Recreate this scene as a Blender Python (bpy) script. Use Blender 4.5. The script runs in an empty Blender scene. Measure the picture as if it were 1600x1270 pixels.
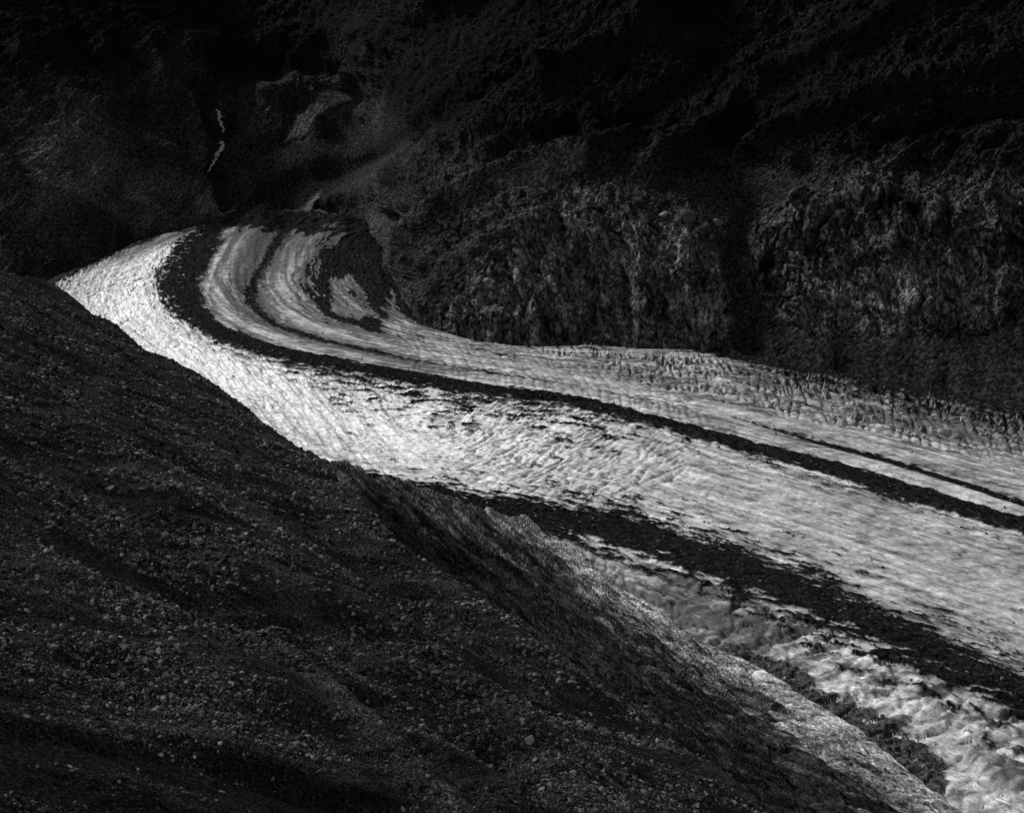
import bpy, math, random
import numpy as np
from mathutils import Matrix, Vector

# ------------------------------------------------------------------ camera, sky, sun
scene = bpy.context.scene
COL = scene.collection
CAM_H, PITCH, FPX, CX, CY = 500.0, math.radians(22.0), 2077.0, 800.0, 635.0   # metres above the ice, tilt, focal length in photo pixels

cam_data = bpy.data.cameras.new('camera')
cam = bpy.data.objects.new('camera', cam_data)
COL.objects.link(cam)
cam.location = (0, 0, CAM_H)
cam.rotation_euler = (math.pi / 2 - PITCH, 0, 0)
cam_data.sensor_fit = 'HORIZONTAL'
cam_data.sensor_width = 36.0
cam_data.lens = 36.0 * FPX / 1600.0
cam_data.clip_start = 1.0
cam_data.clip_end = 20000.0
scene.camera = cam

SUN_EL, SUN_AZ = math.radians(36.0), math.radians(-62.0)      # azimuth from +Y (the view) towards +X: light comes from the left
SUN_DIR = Vector((math.sin(SUN_AZ) * math.cos(SUN_EL), math.cos(SUN_AZ) * math.cos(SUN_EL), math.sin(SUN_EL)))
world = bpy.data.worlds.new('World')
scene.world = world
world.use_nodes = True
wn = world.node_tree
wn.nodes.clear()
sky = wn.nodes.new('ShaderNodeTexSky')
sky.sky_type = 'NISHITA'
sky.sun_disc = False
sky.sun_elevation = SUN_EL
sky.sun_rotation = SUN_AZ % (2 * math.pi)
grey = wn.nodes.new('ShaderNodeRGBToBW')                       # a black and white photograph
bg = wn.nodes.new('ShaderNodeBackground')
bg.inputs['Strength'].default_value = 0.05
wo = wn.nodes.new('ShaderNodeOutputWorld')
wn.links.new(sky.outputs[0], grey.inputs[0])
wn.links.new(grey.outputs[0], bg.inputs['Color'])
wn.links.new(bg.outputs[0], wo.inputs['Surface'])

sun_data = bpy.data.lights.new('sun', 'SUN')
sun_data.energy = 1.5
sun_data.angle = math.radians(14.0)      # thin high cloud: soft-edged shade
sun = bpy.data.objects.new('sun', sun_data)
COL.objects.link(sun)
sun.location = SUN_DIR * 3000
sun.rotation_euler = SUN_DIR.to_track_quat('Z', 'Y').to_euler()

scene.view_settings.view_transform = 'Standard'
scene.view_settings.look = 'None'
scene.view_settings.exposure = 1.5
scene.view_settings.gamma = 1.0
scene.view_settings.use_curve_mapping = False
scene.cycles.max_bounces = 4
scene.cycles.diffuse_bounces = 2

# ------------------------------------------------------------------ maths helpers
rng = np.random.default_rng(7)
random.seed(7)
F32 = np.float32


def ray(px, py):
    """direction through a pixel of the photograph, scaled to horizontal length 1: (sin az, cos az, drop per metre)"""
    px = np.asarray(px, float); py = np.asarray(py, float)
    dx = (px - CX) / FPX; dy = (CY - py) / FPX
    y = math.cos(PITCH) + math.sin(PITCH) * dy
    z = -math.sin(PITCH) + math.cos(PITCH) * dy
    h = np.hypot(dx, y)
    return dx / h, y / h, -z / h


def at(px, py, z=0.0):
    sx, sy, L = ray(px, py)
    r = (CAM_H - z) / L
    return np.stack([r * sx, r * sy, np.zeros_like(r) + z], -1)


def project(P):
    d = P[..., 1] * math.cos(PITCH) - (P[..., 2] - CAM_H) * math.sin(PITCH)
    u = P[..., 1] * math.sin(PITCH) + (P[..., 2] - CAM_H) * math.cos(PITCH)
    return CX + FPX * P[..., 0] / d, CY - FPX * u / d


_perm = np.random.default_rng(11).permutation(256).astype(np.int32)
_perm = np.concatenate([_perm, _perm, _perm])
_ang = np.random.default_rng(12).uniform(0, 2 * np.pi, 256)
_g2 = np.stack([np.cos(_ang), np.sin(_ang)], -1).astype(F32)
_g3 = np.random.default_rng(13).normal(size=(256, 3))
_g3 = (_g3 / np.linalg.norm(_g3, axis=1, keepdims=True)).astype(F32)


def noise2(x, y, seed=0):
    x = np.asarray(x, float) + seed * 17.31; y = np.asarray(y, float) + seed * 9.77
    xi = np.floor(x).astype(np.int32); yi = np.floor(y).astype(np.int32)
    xf = (x - xi).astype(F32); yf = (y - yi).astype(F32)
    u = xf * xf * xf * (xf * (xf * 6 - 15) + 10); v = yf * yf * yf * (yf * (yf * 6 - 15) + 10)
    x0 = xi & 255; x1 = (xi + 1) & 255; y0 = yi & 255; y1 = (yi + 1) & 255

    def g(a, b, fx, fy):
        h = _g2[_perm[_perm[a] + b]]
        return h[..., 0] * fx + h[..., 1] * fy
    a = g(x0, y0, xf, yf); b = g(x1, y0, xf - 1, yf); c = g(x0, y1, xf, yf - 1); d = g(x1, y1, xf - 1, yf - 1)
    ab = a + u * (b - a)
    return (ab + v * (c + u * (d - c) - ab)) * 1.5


def noise3(x, y, z, seed=0):
    x = np.asarray(x, float) + seed * 17.31; y = np.asarray(y, float) + seed * 9.77; z = np.asarray(z, float) + seed * 5.13
    xi = np.floor(x).astype(np.int32); yi = np.floor(y).astype(np.int32); zi = np.floor(z).astype(np.int32)
    xf = (x - xi).astype(F32); yf = (y - yi).astype(F32); zf = (z - zi).astype(F32)
    u = xf * xf * (3 - 2 * xf); v = yf * yf * (3 - 2 * yf); w = zf * zf * (3 - 2 * zf)
    res = 0
    for i in (0, 1):
        for j in (0, 1):
            pij = _perm[_perm[(xi + i) & 255] + ((yi + j) & 255)]
            for k in (0, 1):
                h = _g3[_perm[pij + ((zi + k) & 255)]]
                wt = (u if i else 1 - u) * (v if j else 1 - v) * (w if k else 1 - w)
                res = res + wt * (h[..., 0] * (xf - i) + h[..., 1] * (yf - j) + h[..., 2] * (zf - k))
    return res * 1.6


def fbm2(x, y, octaves=3, seed=0, gain=0.5, billow=False):
    s, a = 0, 1.0
    for o in range(octaves):
        n = noise2(x * 2 ** o, y * 2 ** o, seed + o * 3)
        s = s + a * (np.abs(n) * 2 - 0.6 if billow else n)
        a *= gain
    return s


def fbm3(P, scale, octaves=3, seed=0, gain=0.5, mode=''):
    s, a = 0, 1.0
    sc = np.asarray(scale, float) * np.ones(3)
    for o in range(octaves):
        n = noise3(P[..., 0] / sc[0] * 2 ** o, P[..., 1] / sc[1] * 2 ** o, P[..., 2] / sc[2] * 2 ** o, seed + o * 3)
        if mode == 'ridge':
            n = 0.7 - np.abs(n) * 2
        elif mode == 'billow':
            n = np.abs(n) * 2 - 0.7
        s = s + a * n
        a *= gain
    return s


_wr = np.random.default_rng(17).uniform(0, 1, (256, 3)).astype(F32)
_wt = np.random.default_rng(19).normal(0, 1, (256, 4)).astype(F32)


def facets(P, scale, seed=0):
    """blocks of rock: every cell of a jittered lattice is a plane of its own level and tilt"""
    q = (P / np.asarray(scale, float) + seed * 13.7).astype(F32)
    i0 = np.floor(q).astype(np.int32)
    best = np.full(q.shape[:-1], 9e9, F32)
    out = np.zeros(q.shape[:-1], F32)
    for dx in (-1, 0, 1):
        for dy in (-1, 0, 1):
            for dz in (-1, 0, 1):
                c = i0 + np.array([dx, dy, dz], np.int32)
                h = _perm[_perm[_perm[c[..., 0] & 255] + (c[..., 1] & 255)] + (c[..., 2] & 255)]
                v = q - c - _wr[h]
                dd = (v * v).sum(-1)
                t = _wt[h]
                val = t[..., 0] * 0.5 + (t[..., 1:] * v).sum(-1) * 0.7
                m_ = dd < best
                best = np.where(m_, dd, best); out = np.where(m_, val, out)
    return out


def sstep(a, b, x):
    t = np.clip((np.asarray(x, float) - a) / (b - a), 0, 1)
    return t * t * (3 - 2 * t)


def seg_dist(px, py, pts):
    """unsigned distance to an open polyline"""
    d = np.full(np.shape(px), 1e9)
    for (ax, ay), (bx, by) in zip(pts[:-1], pts[1:]):
        vx, vy = bx - ax, by - ay
        t = np.clip(((px - ax) * vx + (py - ay) * vy) / (vx * vx + vy * vy + 1e-9), 0, 1)
        d = np.minimum(d, np.hypot(px - ax - t * vx, py - ay - t * vy))
    return d


def region(px, py, poly, soft):
    """1 inside a polygon, 0 outside, blended over `soft`"""
    inside = np.zeros(np.shape(px), bool)
    n = len(poly)
    for i in range(n):
        ax, ay = poly[i]; bx, by = poly[(i + 1) % n]
        if ay != by:
            inside ^= ((ay > py) != (by > py)) & (px < (bx - ax) * (py - ay) / (by - ay) + ax)
    d = seg_dist(px, py, list(poly) + [poly[0]])
    return sstep(-soft, soft, np.where(inside, d, -d))


def gauss_rows(A, sigma, axis):
    r = int(sigma * 3) + 1
    k = np.exp(-0.5 * (np.arange(-r, r + 1) / sigma) ** 2); k /= k.sum()
    A = np.moveaxis(A, axis, 0)
    pad = np.concatenate([np.repeat(A[:1], r, 0), A, np.repeat(A[-1:], r, 0)], 0)
    out = sum(k[i] * pad[i:i + A.shape[0]] for i in range(2 * r + 1))
    return np.moveaxis(out, 0, axis)


def grid_normals(P):
    du = np.gradient(P, axis=1); dv = np.gradient(P, axis=0)
    n = np.cross(du, dv)
    n /= np.linalg.norm(n, axis=-1, keepdims=True) + 1e-9
    n[n[..., 2] < 0] *= -1
    return n


# ------------------------------------------------------------------ object helpers
def tag(o, label=None, cat=None, group=None, kind=None):
    if label: o['label'] = label
    if cat: o['category'] = cat
    if group: o['group'] = group
    if kind: o['kind'] = kind
    return o


def mesh_from(name, V, Fq, mat, attrs=None, uv=None):
    me = bpy.data.meshes.new(name)
    n, m = len(V), len(Fq)
    k = Fq.shape[1]
    me.vertices.add(n); me.loops.add(m * k); me.polygons.add(m)
    me.vertices.foreach_set('co', np.ascontiguousarray(V, F32).ravel())
    me.loops.foreach_set('vertex_index', np.ascontiguousarray(Fq, np.int32).ravel())
    me.polygons.foreach_set('loop_start', np.arange(0, m * k, k, dtype=np.int32))
    me.polygons.foreach_set('use_smooth', np.ones(m, bool))
    for an, av in (attrs or {}).items():
        av = np.ascontiguousarray(av, F32)
        if av.ndim == 2:
            me.attributes.new(an, 'FLOAT_VECTOR', 'POINT').data.foreach_set('vector', av.ravel())
        else:
            me.attributes.new(an, 'FLOAT', 'POINT').data.foreach_set('value', av)
    me.update()
    me.materials.append(mat)
    return me


def add(name, me, parent=None):
    o = bpy.data.objects.new(name, me)
    COL.objects.link(o)
    if parent: o.parent = parent
    return o


def grid_faces(h, w):
    i = np.arange(h * w).reshape(h, w)
    return np.stack([i[:-1, :-1], i[:-1, 1:], i[1:, 1:], i[1:, :-1]], -1)


def grid_object(name, P, mat, attrs=None, mask=None, parent=None, smooth=True):
    """a sheet over the grid P; mask (per quad) keeps only some of it, so that neighbours share their edge exactly"""
    h, w = P.shape[:2]
    Q = grid_faces(h, w)
    du = P[0, -1] - P[0, 0]
    f = (Q[mask] if mask is not None else Q.reshape(-1, 4))
    e1 = P.reshape(-1, 3)[f[:, 1]] - P.reshape(-1, 3)[f[:, 0]]
    e2 = P.reshape(-1, 3)[f[:, 3]] - P.reshape(-1, 3)[f[:, 0]]
    if np.cross(e1, e2)[:, 2].sum() < 0:
        f = f[:, ::-1]
    used = np.zeros(h * w, bool); used[f.ravel()] = True
    remap = np.cumsum(used) - 1
    at_ = {k: v.reshape(h * w, -1)[used].squeeze() if v.ndim == 2 else v.reshape(h * w, -1)[used] for k, v in (attrs or {}).items()}
    me = mesh_from(name, P.reshape(-1, 3)[used], remap[f], mat, at_)
    if not smooth:
        me.polygons.foreach_set('use_smooth', np.zeros(len(f), bool))
    return add(name, me, parent)


def quad_mean(A):
    return (A[:-1, :-1] + A[1:, :-1] + A[:-1, 1:] + A[1:, 1:]) / 4


# ------------------------------------------------------------------ materials
class N:
    def __init__(self, name):
        self.m = bpy.data.materials.new(name); self.m.use_nodes = True
        self.t = self.m.node_tree
        self.b = self.t.nodes['Principled BSDF']

    def n(self, typ, **kw):
        x = self.t.nodes.new(typ)
        for k, v in kw.items():
            setattr(x, k, v)
        return x

    def l(self, a, b): self.t.links.new(a, b)

    def math(self, op, a, b):
        x = self.n('ShaderNodeMath', operation=op)
        for i, v in enumerate((a, b)):
            if hasattr(v, 'default_value'): self.l(v, x.inputs[i])
            else: x.inputs[i].default_value = v
        return x.outputs[0]

    def noise(self, vec, scale, detail=4, rough=0.6):
        x = self.n('ShaderNodeTexNoise'); x.inputs['Scale'].default_value = scale
        x.inputs['Detail'].default_value = detail; x.inputs['Roughness'].default_value = rough
        if vec is not None: self.l(vec, x.inputs['Vector'])
        return x.outputs['Fac']

    def remap(self, v, a, b, lo, hi):
        x = self.n('ShaderNodeMapRange'); self.l(v, x.inputs[0])
        for i, q in enumerate((a, b, lo, hi)): x.inputs[i + 1].default_value = q
        return x.outputs[0]

    def bump(self, h, strength, dist):
        x = self.n('ShaderNodeBump'); x.inputs['Strength'].default_value = strength; x.inputs['Distance'].default_value = dist
        self.l(h, x.inputs['Height']); self.l(x.outputs[0], self.b.inputs['Normal'])


def ground_material(name, fine, lo, hi, bump_d, rough=0.95, spec=0.02, coord='Position', coarse=None, turn=(0, 0, 0), stretch=(1, 1, 1), skew=1.5, veins=None):
    """albedo from the 'alb' attribute times mineral speckle; fine relief as bump"""
    g = N(name)
    at_ = g.n('ShaderNodeAttribute', attribute_name='alb')
    if coord == 'Position':
        vec = g.n('ShaderNodeNewGeometry').outputs['Position']
    else:
        vec = g.n('ShaderNodeAttribute', attribute_name=coord).outputs['Vector']
    mp = g.n('ShaderNodeMapping'); mp.inputs['Rotation'].default_value = turn
    g.l(vec, mp.inputs['Vector'])
    ms = g.n('ShaderNodeMapping'); ms.inputs['Scale'].default_value = stretch
    g.l(mp.outputs[0], ms.inputs['Vector'])
    n1 = g.noise(ms.outputs[0], fine, 9, 0.74)
    f = g.math('POWER', g.remap(n1, 0.36, 0.64, 0, 1), skew)
    f = g.remap(f, 0, 1, lo, hi)
    if coarse:
        n2 = g.noise(vec, coarse, 4, 0.6)
        f = g.math('MULTIPLY', f, g.remap(n2, 0.3, 0.7, 0.55, 1.45))
    if veins:                                                  # thin lines of silt
        for sc_, st_, wd, dark in veins:
            m3 = g.n('ShaderNodeMapping'); m3.inputs['Scale'].default_value = st_[:3]; m3.inputs['Rotation'].default_value = (0, 0, st_[3])
            m3.vector_type = 'TEXTURE' if False else 'POINT'
            g.l(vec, m3.inputs['Vector'])
            n3 = g.noise(m3.outputs[0], sc_, 5, 0.6)
            v_ = g.math('ABSOLUTE', g.math('SUBTRACT', n3, 0.5), 0)
            f = g.math('MULTIPLY', f, g.remap(v_, 0.0, wd, dark, 1.0))
    c = g.math('MULTIPLY', at_.outputs['Fac'], f)
    g.l(c, g.b.inputs['Base Color'])
    g.b.inputs['Roughness'].default_value = rough
    g.b.inputs['Specular IOR Level'].default_value = spec
    g.bump(n1, 1.0, bump_d)
    return g.m


STRIKE = math.atan2(-0.84, 0.54)                               # the bedrock's beds run this way
M_ice = ground_material('glacier_ice', 0.8, 0.58, 1.28, 0.6, 0.6, 0.3, 'flow', skew=1.0,
                        veins=[(0.10, (1.0, 1.6, 0.3, 0.6), 0.022, 0.55), (0.25, (0.35, 1.0, 0.3, 0.0), 0.03, 0.66), (0.06, (1.3, 0.7, 0.3, -0.5), 0.012, 0.5)])
M_debris = ground_material('moraine_rubble', 0.35, 0.2, 2.6, 2.0)
M_hill = ground_material('alpine_rock_turf_and_shade', 0.2, 0.10, 3.8, 2.6, skew=1.9, coarse=0.018, turn=(0, math.radians(35), 0), stretch=(1, 1, 2.2))
M_cliff = ground_material('cliff_rock', 0.24, 0.08, 4.0, 2.4, coarse=0.03, stretch=(1, 1, 0.6), skew=1.9)
M_scree = ground_material('scree_gravel', 1.9, 0.08, 4.2, 0.35, coarse=0.03, skew=2.2)
M_slab = ground_material('bedrock', 0.8, 0.2, 2.6, 0.9, coarse=0.05, turn=(0, 0, -STRIKE), stretch=(0.5, 1, 1), veins=[(0.12, (0.25, 1.6, 1, -STRIKE), 0.03, 0.35)])


def stone_material(name, alb, lo=0.45, hi=1.6):
    g = N(name)
    tc = g.n('ShaderNodeTexCoord').outputs['Object']
    oi = g.n('ShaderNodeObjectInfo').outputs['Random']
    n1 = g.noise(tc, 2.5, 5, 0.65)
    f = g.math('MULTIPLY', g.remap(n1, 0.3, 0.7, 0.7, 1.3), g.remap(g.math('POWER', oi, 1.7), 0, 1, lo, hi))
    n2 = g.noise(g.n('ShaderNodeNewGeometry').outputs['Position'], 0.022, 4, 0.6)
    f = g.math('MULTIPLY', f, g.remap(n2, 0.32, 0.68, 0.4, 1.6))
    g.l(g.math('MULTIPLY', f, alb), g.b.inputs['Base Color'])
    g.b.inputs['Roughness'].default_value = 0.95
    g.b.inputs['Specular IOR Level'].default_value = 0.03
    g.bump(n1, 0.7, 0.15)
    return g.m


M_stone = stone_material('grey_gneiss', 0.043, 0.22, 2.7)
M_pale = stone_material('pale_gneiss', 0.17, 0.9, 1.1)
M_white = stone_material('white_gneiss', 0.6, 1.3, 1.4)

# ------------------------------------------------------------------ glacier: a loft over flow lines
FLOW = {  # photo pixels, from the far bend to the right-hand edge, outer margin first
    0: [(372, 338), (330, 350), (250, 368), (180, 392), (110, 422), (60, 450), (60, 500), (140, 580), (280, 670), (430, 750), (580, 800), (720, 840), (860, 880), (960, 940), (1080, 1020), (1220, 1110), (1380, 1210), (1540, 1320), (1760, 1470)],
    2: [(374, 336), (333, 350), (253, 369), (186, 394), (118, 425), (74, 455), (85, 510), (165, 585), (305, 670), (455, 732), (570, 765), (710, 800), (850, 832), (900, 850), (960, 868), (1000, 885), (1090, 905), (1170, 945), (1260, 975), (1330, 1010), (1420, 1050), (1500, 1085), (1600, 1127), (1760, 1192)],
    1: [(376, 335), (336, 350), (257, 371), (190, 397), (125, 428), (85, 460), (105, 520), (190, 590), (330, 670), (480, 712), (560, 722), (640, 742), (720, 755), (800, 770), (900, 788), (1000, 800), (1080, 822), (1160, 865), (1290, 905), (1350, 945), (1460, 985), (1500, 1010), (1600, 1065), (1760, 1150)],
    3: [(382, 332), (345, 348), (295, 365), (264, 390), (250, 420), (241, 452), (258, 490), (300, 525), (370, 555), (440, 572), (520, 588), (600, 605), (700, 620), (800, 634), (900, 642), (950, 658), (1035, 676), (1120, 705), (1175, 720), (1300, 756), (1400, 787), (1500, 817), (1600, 845), (1760, 890)],
    4: [(395, 330), (375, 350), (358, 385), (338, 425), (325, 460), (328, 482), (350, 510), (400, 535), (500, 560), (600, 580), (700, 595), (800, 611), (900, 625), (975, 641), (1060, 667), (1150, 688), (1250, 715), (1350, 742), (1450, 770), (1525, 792), (1600, 815), (1760, 862)],
    5: [(450, 330), (440, 366), (412, 415), (386, 460), (394, 485), (425, 510), (500, 535), (575, 550), (650, 565), (725, 578), (820, 590), (900, 605), (1000, 624), (1095, 642), (1200, 671), (1275, 695), (1375, 722), (1450, 745), (1525, 770), (1590, 793), (1760, 846)],
    6: [(540, 338), (542, 362), (510, 395), (490, 430), (495, 470), (525, 500), (600, 524), (700, 547), (800, 563), (900, 580), (1000, 600), (1100, 622), (1200, 645), (1300, 668), (1400, 692), (1500, 718), (1600, 747), (1760, 792)],
    7: [(600, 345), (604, 372), (608, 410), (618, 450), (640, 488), (670, 508), (700, 517), (760, 533), (850, 540), (930, 536), (1010, 542), (1090, 546), (1180, 558), (1250, 572), (1330, 583), (1420, 599), (1500, 614), (1600, 632), (1760, 660)],
}
NS = 1300


def resample(pts, n):
    w = at(np.array([p[0] for p in pts]), np.array([p[1] for p in pts]))[:, :2]
    e = w[-1] - w[-2]                                          # the ice goes on out of the frame
    w = np.concatenate([w, (w[-1] + e / np.hypot(*e) * 170)[None]], 0)
    # round the corners, then space evenly along the ground
    d = np.concatenate([[0], np.cumsum(np.hypot(*np.diff(w, axis=0).T))])
    q = np.linspace(0, d[-1], 1600)
    f = np.stack([np.interp(q, d, w[:, k]) for k in (0, 1)], -1)
    f = gauss_rows(f, 14, 0)
    d = np.concatenate([[0], np.cumsum(np.hypot(*np.diff(f, axis=0).T))])
    # finer towards the near end is not needed: even spacing but a little denser in the distance bend
    t = np.linspace(0, 1, n)
    q = d[-1] * (t + 0.045 * np.sin(2 * np.pi * t))            # closer columns toward the camera's end
    return np.stack([np.interp(q, d, f[:, k]) for k in (0, 1)], -1), q


order = [0, 2, 1, 3, 4, 5, 6, 7]
rowcount = [56, 50, 140, 34, 34, 42, 88]
lines = [resample(FLOW[k], NS) for k in order]
rows, tband, ulen = [], [], []
for i, n in enumerate(rowcount):
    for j in range(n + (1 if i == len(rowcount) - 1 else 0)):
        t = j / n
        rows.append(lines[i][0] * (1 - t) + lines[i + 1][0] * t)
        ulen.append(lines[i][1] * (1 - t) + lines[i + 1][1] * t)
        tband.append(i + t)
G = np.stack(rows)                                             # (rows, NS, 2)
T = np.repeat(np.array(tband)[:, None], NS, 1)                 # 0..7 across the glacier, whole numbers on the flow lines
U = np.stack(ulen)
Vv = np.concatenate([np.zeros((1, NS)), np.cumsum(np.hypot(*(np.moveaxis(np.diff(G, axis=0), -1, 0))), 0)], 0)
Vv = Vv - Vv[sum(rowcount[:3])]                                # metres across, measured from the medial moraine
Uc = U - U[:, -1:]                                             # metres along, measured from the near end so neighbours agree
GP = np.concatenate([G, np.zeros(G.shape[:2] + (1,))], -1)
gpx, gpy = project(GP)
band = lambda c, w: np.exp(-((T - c) / w) ** 2)

# debris cover -----------------------------------------------------------
n_edge = fbm2(Uc / 90, Vv / 14, 3, 21) + 0.7 * fbm2(Uc / 22, Vv / 5, 3, 25)
n_fine = fbm2(Uc / 9, Vv / 4, 3, 31)
teeth = fbm2((Uc + 1.6 * Vv) / 46, (Vv - 0.28 * Uc) / 6, 4, 41, 0.6)
dash = fbm2(Uc / 26, Vv / 2.2, 3, 45, 0.6)
wob = 0.16 * n_edge + 0.06 * n_fine


def inside(lo, hi, soft, w):
    return np.minimum(T - lo, hi - T) + w


cover = np.full(T.shape, -9.0)
xA = sstep(520, 1000, gpx)
sA = np.minimum(T - 1.0 - 0.02 + 0.5 * (1 - xA) * sstep(0, 1, 1), 2.0 - T) * 1.0
covA = np.minimum(T - (1.0 - 0.55 * (1 - sstep(760, 930, gpx))), 2.0 - T) + 0.30 * teeth + 0.16 * n_edge + 0.08 * n_fine + 0.16 * dash - 0.22 * (1 - xA) - 0.6 * (1 - sstep(470, 600, gpx))
left_big = 1 - sstep(380, 620, gpx)
covB = np.minimum((T - 3.0) + (0.7 * np.clip(teeth - 0.05, -0.1, 1) * sstep(380, 560, gpx) * (1 - sstep(900, 1100, gpx)) + 0.07 * n_fine + 0.10 * n_edge + 0.15 * dash) * 1.0 - 0.03, (3.86 - T) + 0.10 * n_edge + 0.05 * n_fine)
covB = covB - 0.45 * sstep(0.45, 0.85, fbm2((Uc + Vv) / 30, (Vv - Uc) / 6, 4, 47, 0.65)) * left_big * sstep(4.0, 3.1, T)
wC = 0.13 * (1 - sstep(560, 760, gpx)) + 0.19 * sstep(1080, 1300, gpx) - 0.02
covC = wC - np.abs(T - 5.0 + 0.05 * n_edge) + 0.07 * n_fine + 0.05 * dash
covC2 = 0.17 * (1 - sstep(700, 1000, gpx)) * sstep(430, 520, gpx) - np.abs(T - 4.55) + 0.12 * n_edge - 0.1
icepatch = region(gpx, gpy, [(518, 440), (545, 428), (566, 445), (588, 492), (560, 500), (520, 486)], 8)
covD = np.minimum(T - 6.0 + 0.1, (1 - sstep(560, 640, gpx + (gpy - 470) * 0.4)) * 1.0 - 0.25) + 0.25 * n_edge + 0.35 * dash * (icepatch > 0.01) - 0.75 * icepatch
covS = (366 + 7 * n_edge + 4 * n_fine - gpy) / 14 - 1.2 * (1 + dash) * region(gpx, gpy, [(500, 352), (552, 350), (555, 357), (505, 358)], 3) - 2.0 * sstep(330, 290, gpx)
eR = sstep(1080, 1350, gpx)
covE = (T - 6.9 + 0.25 * eR) * (4 - 2.4 * eR) + 0.25 * n_edge + eR * (0.5 * dash + 0.35 * n_fine) - 0.7 * (1 - sstep(900, 1200, gpx)) * sstep(660, 720, gpx)
marg = region(gpx + 18 * noise2(gpx / 60, gpy / 40, 27), gpy + 12 * noise2(gpx / 45, gpy / 40, 28), [(880, 850), (950, 895), (1050, 952), (1120, 990), (1190, 1014), (1260, 1038), (1310, 1080), (1365, 1102), (1420, 1138), (1470, 1180), (1490, 1225), (1450, 1240), (1290, 1140), (1150, 1050), (1000, 960), (890, 900)], 16)
covM = marg * 1.2 - 0.85 + 0.35 * n_edge + 0.2 * n_fine + 0.2 * dash - 0.9 * region(gpx, gpy, [(930, 880), (1040, 890), (1180, 985), (1120, 1000), (1000, 950)], 15)
covL = (0.9 - T) * 0.5 + 0.3 * n_edge + 0.3 * n_fine - 2 * sstep(280, 340, gpx)
cover = np.max([covL, covA, covB, covC, covC2, covD, covS, covE, covM], 0)
D = sstep(-0.05, 0.06, cover)

# clean-ice albedo ------------------------------------------------------
streak = fbm2(Uc / 240, Vv / 6, 4, 51)
streak2 = fbm2(Uc / 60, Vv / 2.5, 3, 61)
blotch = fbm2(Uc / 70, Vv / 45, 3, 71)
cross = fbm2((Uc + 1.5 * Vv) / 50, (Vv - 0.6 * Uc) / 7, 4, 75, 0.6)
patch = fbm2((Uc + 0.6 * Vv) / 26, (Vv - 0.3 * Uc) / 11, 4, 77, 0.62)
alb = 0.57 + 0.20 * streak + 0.07 * streak2 + 0.10 * blotch + 0.14 * cross + 0.10 * patch
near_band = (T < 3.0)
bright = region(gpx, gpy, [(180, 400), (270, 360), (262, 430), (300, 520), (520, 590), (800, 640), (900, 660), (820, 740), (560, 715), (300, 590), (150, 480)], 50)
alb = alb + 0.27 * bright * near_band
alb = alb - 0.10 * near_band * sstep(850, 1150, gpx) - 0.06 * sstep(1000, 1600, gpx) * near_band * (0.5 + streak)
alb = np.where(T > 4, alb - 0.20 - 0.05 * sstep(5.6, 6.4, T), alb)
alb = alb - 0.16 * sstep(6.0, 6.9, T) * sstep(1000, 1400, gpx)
sbw = region(gpx, gpy, [(850, 545), (930, 536), (1090, 548), (1250, 576), (1420, 602), (1640, 640), (1640, 720), (1500, 700), (1350, 670), (1200, 640), (1080, 612), (960, 585)], 22) * (T > 5.2)
alb = alb - 0.07 * sbw
lw0 = (T < 1.05) * sstep(960, 1150, gpx)
lowgrey = region(gpx, gpy, [(860, 830), (960, 880), (1080, 905), (1180, 950), (1260, 985), (1180, 1010), (1120, 1000), (1000, 960), (880, 900)], 25) * (T < 1.1)
alb = alb - 0.36 * lowgrey + (T < 1.0) * (0.14 * sstep(1200, 1320, gpx) + 0.50 * np.clip(fbm2((GP[..., 0] + 0.5 * GP[..., 1]) / 60, (GP[..., 1] - 0.35 * GP[..., 0]) / 9, 4, 73, 0.6), -0.7, 0.3) * sstep(1000, 1200, gpx))
hump = region(gpx, gpy, [(1510, 1182), (1550, 1178), (1620, 1200), (1620, 1235), (1560, 1225)], 6)
alb = alb - 0.35 * hump
alb = alb - 0.12 * np.exp(-((cover + 0.05) / 0.18) ** 2) * (cover < 0.1)    # silt washed out along the moraine edges
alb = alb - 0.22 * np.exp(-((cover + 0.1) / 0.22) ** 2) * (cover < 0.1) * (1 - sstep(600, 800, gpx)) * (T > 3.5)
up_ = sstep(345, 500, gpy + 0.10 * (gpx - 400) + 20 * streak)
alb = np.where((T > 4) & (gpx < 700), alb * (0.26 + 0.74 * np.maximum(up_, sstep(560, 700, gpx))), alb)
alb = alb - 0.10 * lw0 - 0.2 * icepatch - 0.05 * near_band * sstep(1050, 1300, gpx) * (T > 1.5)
alb = np.clip(alb, 0.08, 0.86)
alb_debris = 0.045 * (cover == covM) + np.clip(0.0095 + 0.007 * n_fine + 0.003 * n_edge, 0.004, 0.05)
alb_g = alb * (1 - D) + alb_debris * D

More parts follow.
